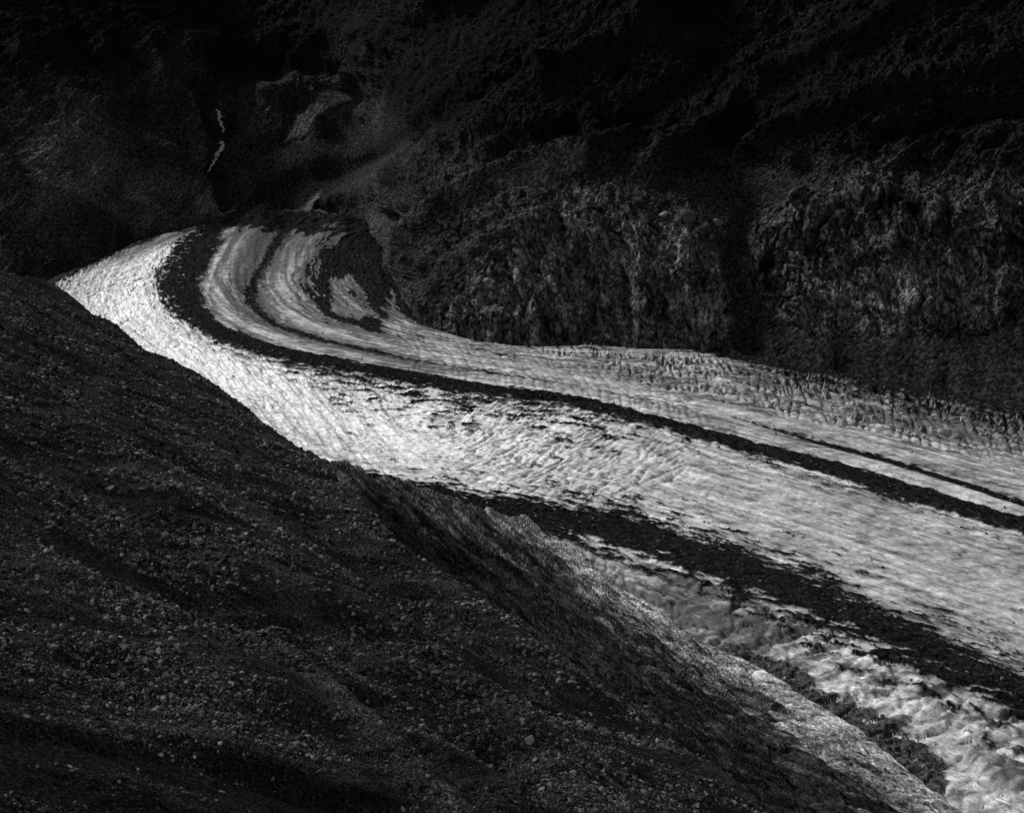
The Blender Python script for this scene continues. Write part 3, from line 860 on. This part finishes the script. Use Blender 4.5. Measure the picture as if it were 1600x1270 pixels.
tag(grid_object('bedrock', NPt, M_slab, {'alb': al_n}, keep & sq, smooth=False), 'long streaked bedrock slab along the near ice margin', kind='structure')

# ------------------------------------------------------------------ stones
def rock_mesh(name, seed, mat, sub=2, flat=0.7, rough=0.3, cuts=9, lims=(0.45, 0.85)):
    import bmesh
    bm = bmesh.new()
    bmesh.ops.create_icosphere(bm, subdivisions=sub, radius=1.0)
    r_ = np.random.default_rng(seed)
    planes = r_.normal(size=(cuts, 3)); planes /= np.linalg.norm(planes, axis=1, keepdims=True)
    offs = r_.uniform(*lims, cuts)
    st = np.array([r_.uniform(0.9, 1.35), r_.uniform(0.75, 1.0), flat * r_.uniform(0.7, 1.1)])
    for v in bm.verts:
        c = np.array(v.co)
        for pl, of in zip(planes, offs):                       # cleave flat faces off the ball
            e = c @ pl - of
            if e > 0: c = c - pl * e
        v.co = c * st + r_.normal(size=3) * 0.03 * rough
    me = bpy.data.meshes.new(name)
    bm.to_mesh(me); bm.free()
    me.materials.append(mat)
    return me


STONES = [rock_mesh('stone', 500 + i, M_stone, 1, 0.6, 1.0, 6, (0.25, 0.7)) for i in range(10)]
BOULDERS = [rock_mesh('boulder', 600 + i, M_stone, 2, 0.7, 0.3, 7, (0.3, 0.75)) for i in range(10)]
PALES = [rock_mesh('boulder', 700 + i, M_pale, 2) for i in range(3)]
WHITE = rock_mesh('boulder', 720, M_white, 2)

src = bpy.data.collections.new('stone_kinds')
for i, me in enumerate(STONES):
    src.objects.link(bpy.data.objects.new('stone', me))

NST = 400000
u = rng.uniform(0, 1, NST * 2)
sr = 48 * (820 / 48) ** u
sa = np.radians(rng.uniform(-25, 20, NST * 2))
sx_, sy_ = sr * np.sin(sa), sr * np.cos(sa)
zz, sl, tt, ov, _ = near_surface(sx_, sy_)
run = fbm2((-0.59 * sx_ + 0.81 * sy_) / 16, (0.81 * sx_ + 0.59 * sy_) / 75, 3, 407)
clump = 0.5 * fbm2(sx_ / 30, sy_ / 30, 3, 401) + 0.9 * run - 0.75 * region(sx_, sy_, shade_p, 8)
ok = (sl < 0.4) & (ov < 15) & (rng.uniform(0, 1, NST * 2) < 0.78 + 0.9 * clump)
sx_, sy_, zz, sr = sx_[ok][:NST], sy_[ok][:NST], zz[ok][:NST], sr[ok][:NST]
nest = np.exp(-((np.degrees(np.arctan2(sx_, sy_)) + 15.0) / 4.5) ** 2 - ((sr - 235) / 75) ** 2)
size = sr * 0.00048 * (1 + 0.7 * nest) * (1 + 0.5 * np.clip(fbm2(sx_ / 18, sy_ / 18, 2, 405), -0.6, 1)) * 1.1 * (1 + 0.6 * np.clip(run[ok][:NST], -0.7, 1)) * (1 + rng.pareto(2.1, len(sr)) * 0.9)
size = np.minimum(size, np.minimum(sr * 0.0045, 1.6))
pts_me = bpy.data.meshes.new('scree_stones')
pts_me.vertices.add(len(sr))
pts_me.vertices.foreach_set('co', np.stack([sx_, sy_, zz + size * 0.1], -1).astype(F32).ravel())
pts_me.attributes.new('size', 'FLOAT', 'POINT').data.foreach_set('value', size.astype(F32))
pts_me.attributes.new('turn', 'FLOAT_VECTOR', 'POINT').data.foreach_set('vector', (np.stack([rng.normal(0, .5, len(sr)), rng.normal(0, .5, len(sr)), rng.uniform(0, 6.28, len(sr))], -1)).astype(F32).ravel())
stones = add('scree_stones', pts_me)
tag(stones, 'countless small grey stones covering the dark near slope', kind='stuff')
ng = bpy.data.node_groups.new('scatter', 'GeometryNodeTree')
ng.interface.new_socket('Geometry', in_out='INPUT', socket_type='NodeSocketGeometry')
ng.interface.new_socket('Geometry', in_out='OUTPUT', socket_type='NodeSocketGeometry')
gi = ng.nodes.new('NodeGroupInput'); go = ng.nodes.new('NodeGroupOutput')
ip = ng.nodes.new('GeometryNodeInstanceOnPoints'); ci = ng.nodes.new('GeometryNodeCollectionInfo')
ci.inputs['Collection'].default_value = src
ci.inputs['Separate Children'].default_value = True
ci.inputs['Reset Children'].default_value = True
ip.inputs['Pick Instance'].default_value = True
na = ng.nodes.new('GeometryNodeInputNamedAttribute'); na.data_type = 'FLOAT'; na.inputs['Name'].default_value = 'size'
nb = ng.nodes.new('GeometryNodeInputNamedAttribute'); nb.data_type = 'FLOAT_VECTOR'; nb.inputs['Name'].default_value = 'turn'
e2r = ng.nodes.new('FunctionNodeEulerToRotation')
ng.links.new(gi.outputs[0], ip.inputs['Points']); ng.links.new(ci.outputs[0], ip.inputs['Instance'])
ng.links.new(na.outputs['Attribute'], ip.inputs['Scale'])
ng.links.new(nb.outputs['Attribute'], e2r.inputs[0]); ng.links.new(e2r.outputs[0], ip.inputs['Rotation'])
ng.links.new(ip.outputs[0], go.inputs[0])
stones.modifiers.new('scatter', 'NODES').node_group = ng

# blocks lying on the moraines and straggling out on to the ice
cov_f = cover.ravel(); GPf = GP.reshape(-1, 3)
cellA = np.abs(np.gradient(GP[..., 0], axis=1) * np.gradient(GP[..., 1], axis=0) - np.gradient(GP[..., 1], axis=1) * np.gradient(GP[..., 0], axis=0)).ravel()
pr = cellA * (np.clip(cov_f * 6, 0, 1) * 0.6 + np.exp(-(np.clip(-cov_f, 0, 9) / 0.09) ** 1.0) * 0.55) * (cov_f > -0.6)
NMS = 26000
pick = rng.choice(len(pr), NMS, p=pr / pr.sum())
mp_ = GPf[pick] + np.stack([rng.normal(0, 0.8, NMS), rng.normal(0, 0.8, NMS), np.zeros(NMS)], -1)
msz = np.minimum(0.42 * (1 + rng.pareto(2.6, NMS)), 2.2)
mm_ = bpy.data.meshes.new('moraine_stones')
mm_.vertices.add(NMS)
mm_.vertices.foreach_set('co', mp_.astype(F32).ravel())
mm_.attributes.new('size', 'FLOAT', 'POINT').data.foreach_set('value', msz.astype(F32))
mm_.attributes.new('turn', 'FLOAT_VECTOR', 'POINT').data.foreach_set('vector', np.stack([rng.normal(0, .5, NMS), rng.normal(0, .5, NMS), rng.uniform(0, 6.28, NMS)], -1).astype(F32).ravel())
mst = add('moraine_stones', mm_)
tag(mst, 'countless dark stones riding on the moraines and straggling on to the ice', kind='stuff')
mst.modifiers.new('scatter', 'NODES').node_group = ng


def near_point(px, py):
    a, r, L = plane_hit(px, py)
    rs_ = np.linspace(40, 1100, 2600)
    sx, sy, L = ray(px, py)
    zr, *_ = near_surface(rs_ * sx, rs_ * sy)
    i = np.argmax(CAM_H - L * rs_ < zr)
    return np.array([rs_[i] * sx, rs_[i] * sy, zr[i]]), rs_[i]


def boulder(me, p, s, label, group=None, squash=1.0):
    o = bpy.data.objects.new('boulder', me); COL.objects.link(o)
    o.location = (p[0], p[1], p[2] + 0.25 * s)
    o.rotation_euler = (random.gauss(0, .35), random.gauss(0, .35), random.uniform(0, 6.28))
    o.scale = (s, s, s * squash)
    return tag(o, label, 'boulder', group)


SINGLE = [  # photo pixel, width in photo pixels, pale?, label
    (172, 766, 17, 1, 'palest boulder on the dark scree slope, standing out in a nest of stones'),
    (154, 758, 15, 0, 'grey rounded boulder just left of the palest boulder on the scree'),
    (1188, 1059, 27, 1, 'white angular boulder on the outer edge of the bedrock slab'),
    (82, 1012, 13, 0, 'angular grey boulder near the left edge in the lower scree'),
    (195, 1016, 16, 0, 'blocky boulder in a row of three on the lower scree'),
    (166, 1006, 11, 0, 'small boulder between two larger ones on the lower scree'),
    (327, 1050, 13, 0, 'lone boulder above the dark hollow of the lower scree'),
    (552, 960, 14, 0, 'boulder on the light stony streak in mid slope'),
    (680, 1054, 18, 0, 'flat broad slab-like boulder in mid scree'),
    (875, 1052, 11, 1, 'small pale boulder on the scree below the bedrock'),
    (827, 1100, 9, 1, 'small whitish stone above two dark boulders'),
    (721, 1124, 12, 0, 'boulder beside the pale stony streak in lower mid scree'),
    (827, 1158, 17, 0, 'dark rounded boulder with a smaller one behind it'),
    (840, 1150, 10, 0, 'smaller pale-topped boulder behind the dark rounded one'),
    (889, 1258, 15, 0, 'boulder at the bottom edge of the scree'),
    (682, 1208, 16, 0, 'long flat boulder in the dark lower scree'),
    (1009, 1105, 11, 0, 'boulder at the foot of the bedrock step'),
]
for i, (px, py, w, pale, lab) in enumerate(SINGLE):
    p, r = near_point(px, py)
    dist = float(np.linalg.norm(p - np.array([0, 0, CAM_H])))
    boulder((WHITE if pale and px > 1100 else PALES[i % 3] if pale else BOULDERS[i % 10]), p, w / 2 / FPX * dist * 1.05, lab)

HILLB = [  # crags and boulders on the far side
    (842, 343, 26, 'pale boulder at the left end of the row on the bluff rim'),
    (935, 328, 22, 'rounded block on the bluff rim above its steepest face'),
    (1000, 322, 28, 'large block in the middle of the bluff rim'),
    (1037, 338, 26, 'block right of the middle of the bluff rim'),
    (1070, 340, 38, 'biggest block of the bluff rim with a lit left face'),
    (1106, 362, 32, 'pale split block below the right end of the bluff rim'),
    (1122, 350, 24, 'upright block at the right end of the bluff rim'),
    (875, 262, 18, 'boulder on the ridge above the bluff, left of its neighbour'),
    (898, 256, 20, 'boulder on the ridge above the bluff, right of its neighbour'),
    (1357, 273, 18, 'small rounded boulder on the terrace above the wide cliff'),
    (1391, 275, 20, 'broader boulder on the terrace above the wide cliff'),
    (712, 378, 18, 'dark block on the spur above the inner bend of the ice'),
]
for i, (px, py, w, lab) in enumerate(HILLB):
    p, nn = on_hill(px, py)
    dist = float(np.linalg.norm(p - np.array([0, 0, CAM_H])))
    boulder(BOULDERS[(i * 3) % 10], p, w * 0.8 / 2 / FPX * dist, lab)

cand = rng.permutation(len(sr))
NB = 260
bx = rng.uniform(-10, 1150, 6000); by = rng.uniform(560, 1268, 6000)
placed = 0
for px, py in zip(bx, by):
    if placed >= NB: break
    if py < np.interp(px, *np.array(SIL).T) + 25: continue
    if px > 480 and py < np.interp(px, *np.array(BND).T) + 12: continue
    cl = float(noise2(np.array(px / 120), np.array(py / 90), 77)) + 0.5 * math.exp(-((px - 200) / 130) ** 2 - ((py - 780) / 70) ** 2)
    if random.random() > 0.35 + cl: continue
    if py > 1130 and px < 640 and random.random() < 0.65: continue
    p, r = near_point(px, py)
    dist = float(np.linalg.norm(p - np.array([0, 0, CAM_H])))
    w = 6.5 + min(random.paretovariate(2.5), 3.0) * 2.2
    big = 'larger' if w > 9.5 else 'smaller'
    if px > 480 and py < np.interp(px, *np.array(BND).T) + 70: zone = 'close below the step of the long bedrock slab'
    elif py > 1130 and px < 640: zone = 'on the shade-darkened ground at the lower left of the slope'
    elif px < 420 and py < 690: zone = 'high on the slope under the crest that meets the ice'
    elif px < 420 and py < 900: zone = 'in the stony nest round the palest boulder'
    elif px < 420: zone = 'in the lower left scree above the shade-darkened ground'
    elif px < 760: zone = 'in the middle of the scree between its ribs'
    else: zone = 'in the lower right scree beside the gravel chute'
    boulder(BOULDERS[placed % 10], p, w / 2 / FPX * dist, big + ' grey angular boulder ' + zone, big + ' boulders ' + zone, random.uniform(0.7, 1.0))
    placed += 1

# ------------------------------------------------------------------ seracs: blades of ice in the crevassed belt, parts of the glacier
M_serac = ground_material('serac_ice', 0.5, 0.8, 1.15, 0.4, 0.6, 0.3)


def serac_mesh(seed, tone=0.62):
    r_ = np.random.default_rng(seed)
    n = 9
    V, Fs = [], []
    prof = [(1.0, 0.0), (1.0, 0.45), (0.92, 0.8), (0.7, 1.0)]
    lean = r_.normal(0, .12, 2)
    for lv, (s, h) in enumerate(prof):
        for k in range(n):
            a = 2 * math.pi * k / n
            rad = s * (1 + 0.10 * r_.normal())
            V.append((rad * math.cos(a) + lean[0] * h, rad * math.sin(a) + lean[1] * h, (h * (1 + 0.22 * r_.normal() * (lv > 0)))))
    V.append((lean[0], lean[1], 0.95))
    for lv in range(3):
        for k in range(n):
            a = lv * n + k; b = lv * n + (k + 1) % n
            Fs.append((a, b, b + n)); Fs.append((a, b + n, a + n))
    for k in range(n):
        Fs.append((3 * n + k, 3 * n + (k + 1) % n, 4 * n))
    me = mesh_from('serac', np.array(V), np.array(Fs), M_serac, {'alb': np.full(len(V), tone)})
    me.polygons.foreach_set('use_smooth', np.zeros(len(Fs), bool))
    return me


SER = [serac_mesh(800 + i) for i in range(8)]
SER_DIRTY = [serac_mesh(820 + i, 0.34) for i in range(8)]
spx, spy = project(GP)
idx = np.argwhere((sb > 0.6) & (cr2 < 0.15) & (cr3 < 0.4) & (clus > 0.45) & (D < 0.3))
rng.shuffle(idx)
taken = []
for i, j in idx:
    if len(taken) >= 300: break
    p = GP[i, j]
    if any((p[0] - t[0]) ** 2 + (p[1] - t[1]) ** 2 < 34 for t in taken): continue
    taken.append(p)
    dirty = T[i, j] + 0.3 * random.random() > 6.55 and gpx[i, j] > 1050
    o = add('serac', (SER_DIRTY if dirty else SER)[len(taken) % 8], glacier)
    o.location = (p[0], p[1], p[2] - 4.2)
    fl = GP[i, min(j + 3, NS - 1)] - GP[i, max(j - 3, 0)]
    o.rotation_euler = (0, 0, math.atan2(fl[1], fl[0]) + random.gauss(0, .18))
    o.scale = (random.uniform(0.32, 0.62), random.uniform(1.5, 3.5), random.uniform(4.5, 8.0))

# ------------------------------------------------------------------ meltwater stream in the gully
g = N('white_water')
nz = g.noise(g.n('ShaderNodeNewGeometry').outputs['Position'], 0.4, 4, 0.6)
g.l(g.remap(nz, 0.3, 0.7, 0.4, 0.75), g.b.inputs['Base Color'])
g.b.inputs['Roughness'].default_value = 0.4
course = [((338, 172), 3), ((344, 180), 5), ((341, 188), 3), ((346, 197), 4), ((350, 207), 3), ((346, 222), 5), ((349, 231), 7), ((341, 240), 8), ((337, 248), 6), ((332, 258), 4), ((322, 272), 2)]
fine_course = []
for k in range(len(course) - 1):
    for q in range(5):
        t = q / 5
        (ax, ay), aw = course[k]; (bx_, by_), bw = course[k + 1]
        fine_course.append(((ax + (bx_ - ax) * t + random.gauss(0, 1.0), ay + (by_ - ay) * t), (aw + (bw - aw) * t) * random.uniform(0.55, 1.35)))
course = fine_course
gap = [207 < c[0][1] < 221 for c in course]
Vs = []
for k, ((px, py), w) in enumerate(course):
    p, nn = on_hill(px, py)
    p2, _ = on_hill(px + 8, py)
    hw = w / FPX * np.linalg.norm(p - np.array([0, 0, CAM_H])) / 2
    side = np.array([1.0, 0, 0])
    for s_ in (-1, -0.3, 0.3, 1):
        Vs.append(p + side * s_ * hw + nn * (2.5 - 0.8 * s_ * s_))
Vs = np.array(Vs)
Fs = np.array([(k * 4 + j, k * 4 + j + 1, k * 4 + j + 5, k * 4 + j + 4) for k in range(len(course) - 1) if not (gap[k] or gap[k + 1]) for j in range(3)])
tag(add('stream', mesh_from('stream', Vs, Fs, g.m)), 'thin white meltwater stream tumbling down the far gully', kind='structure')
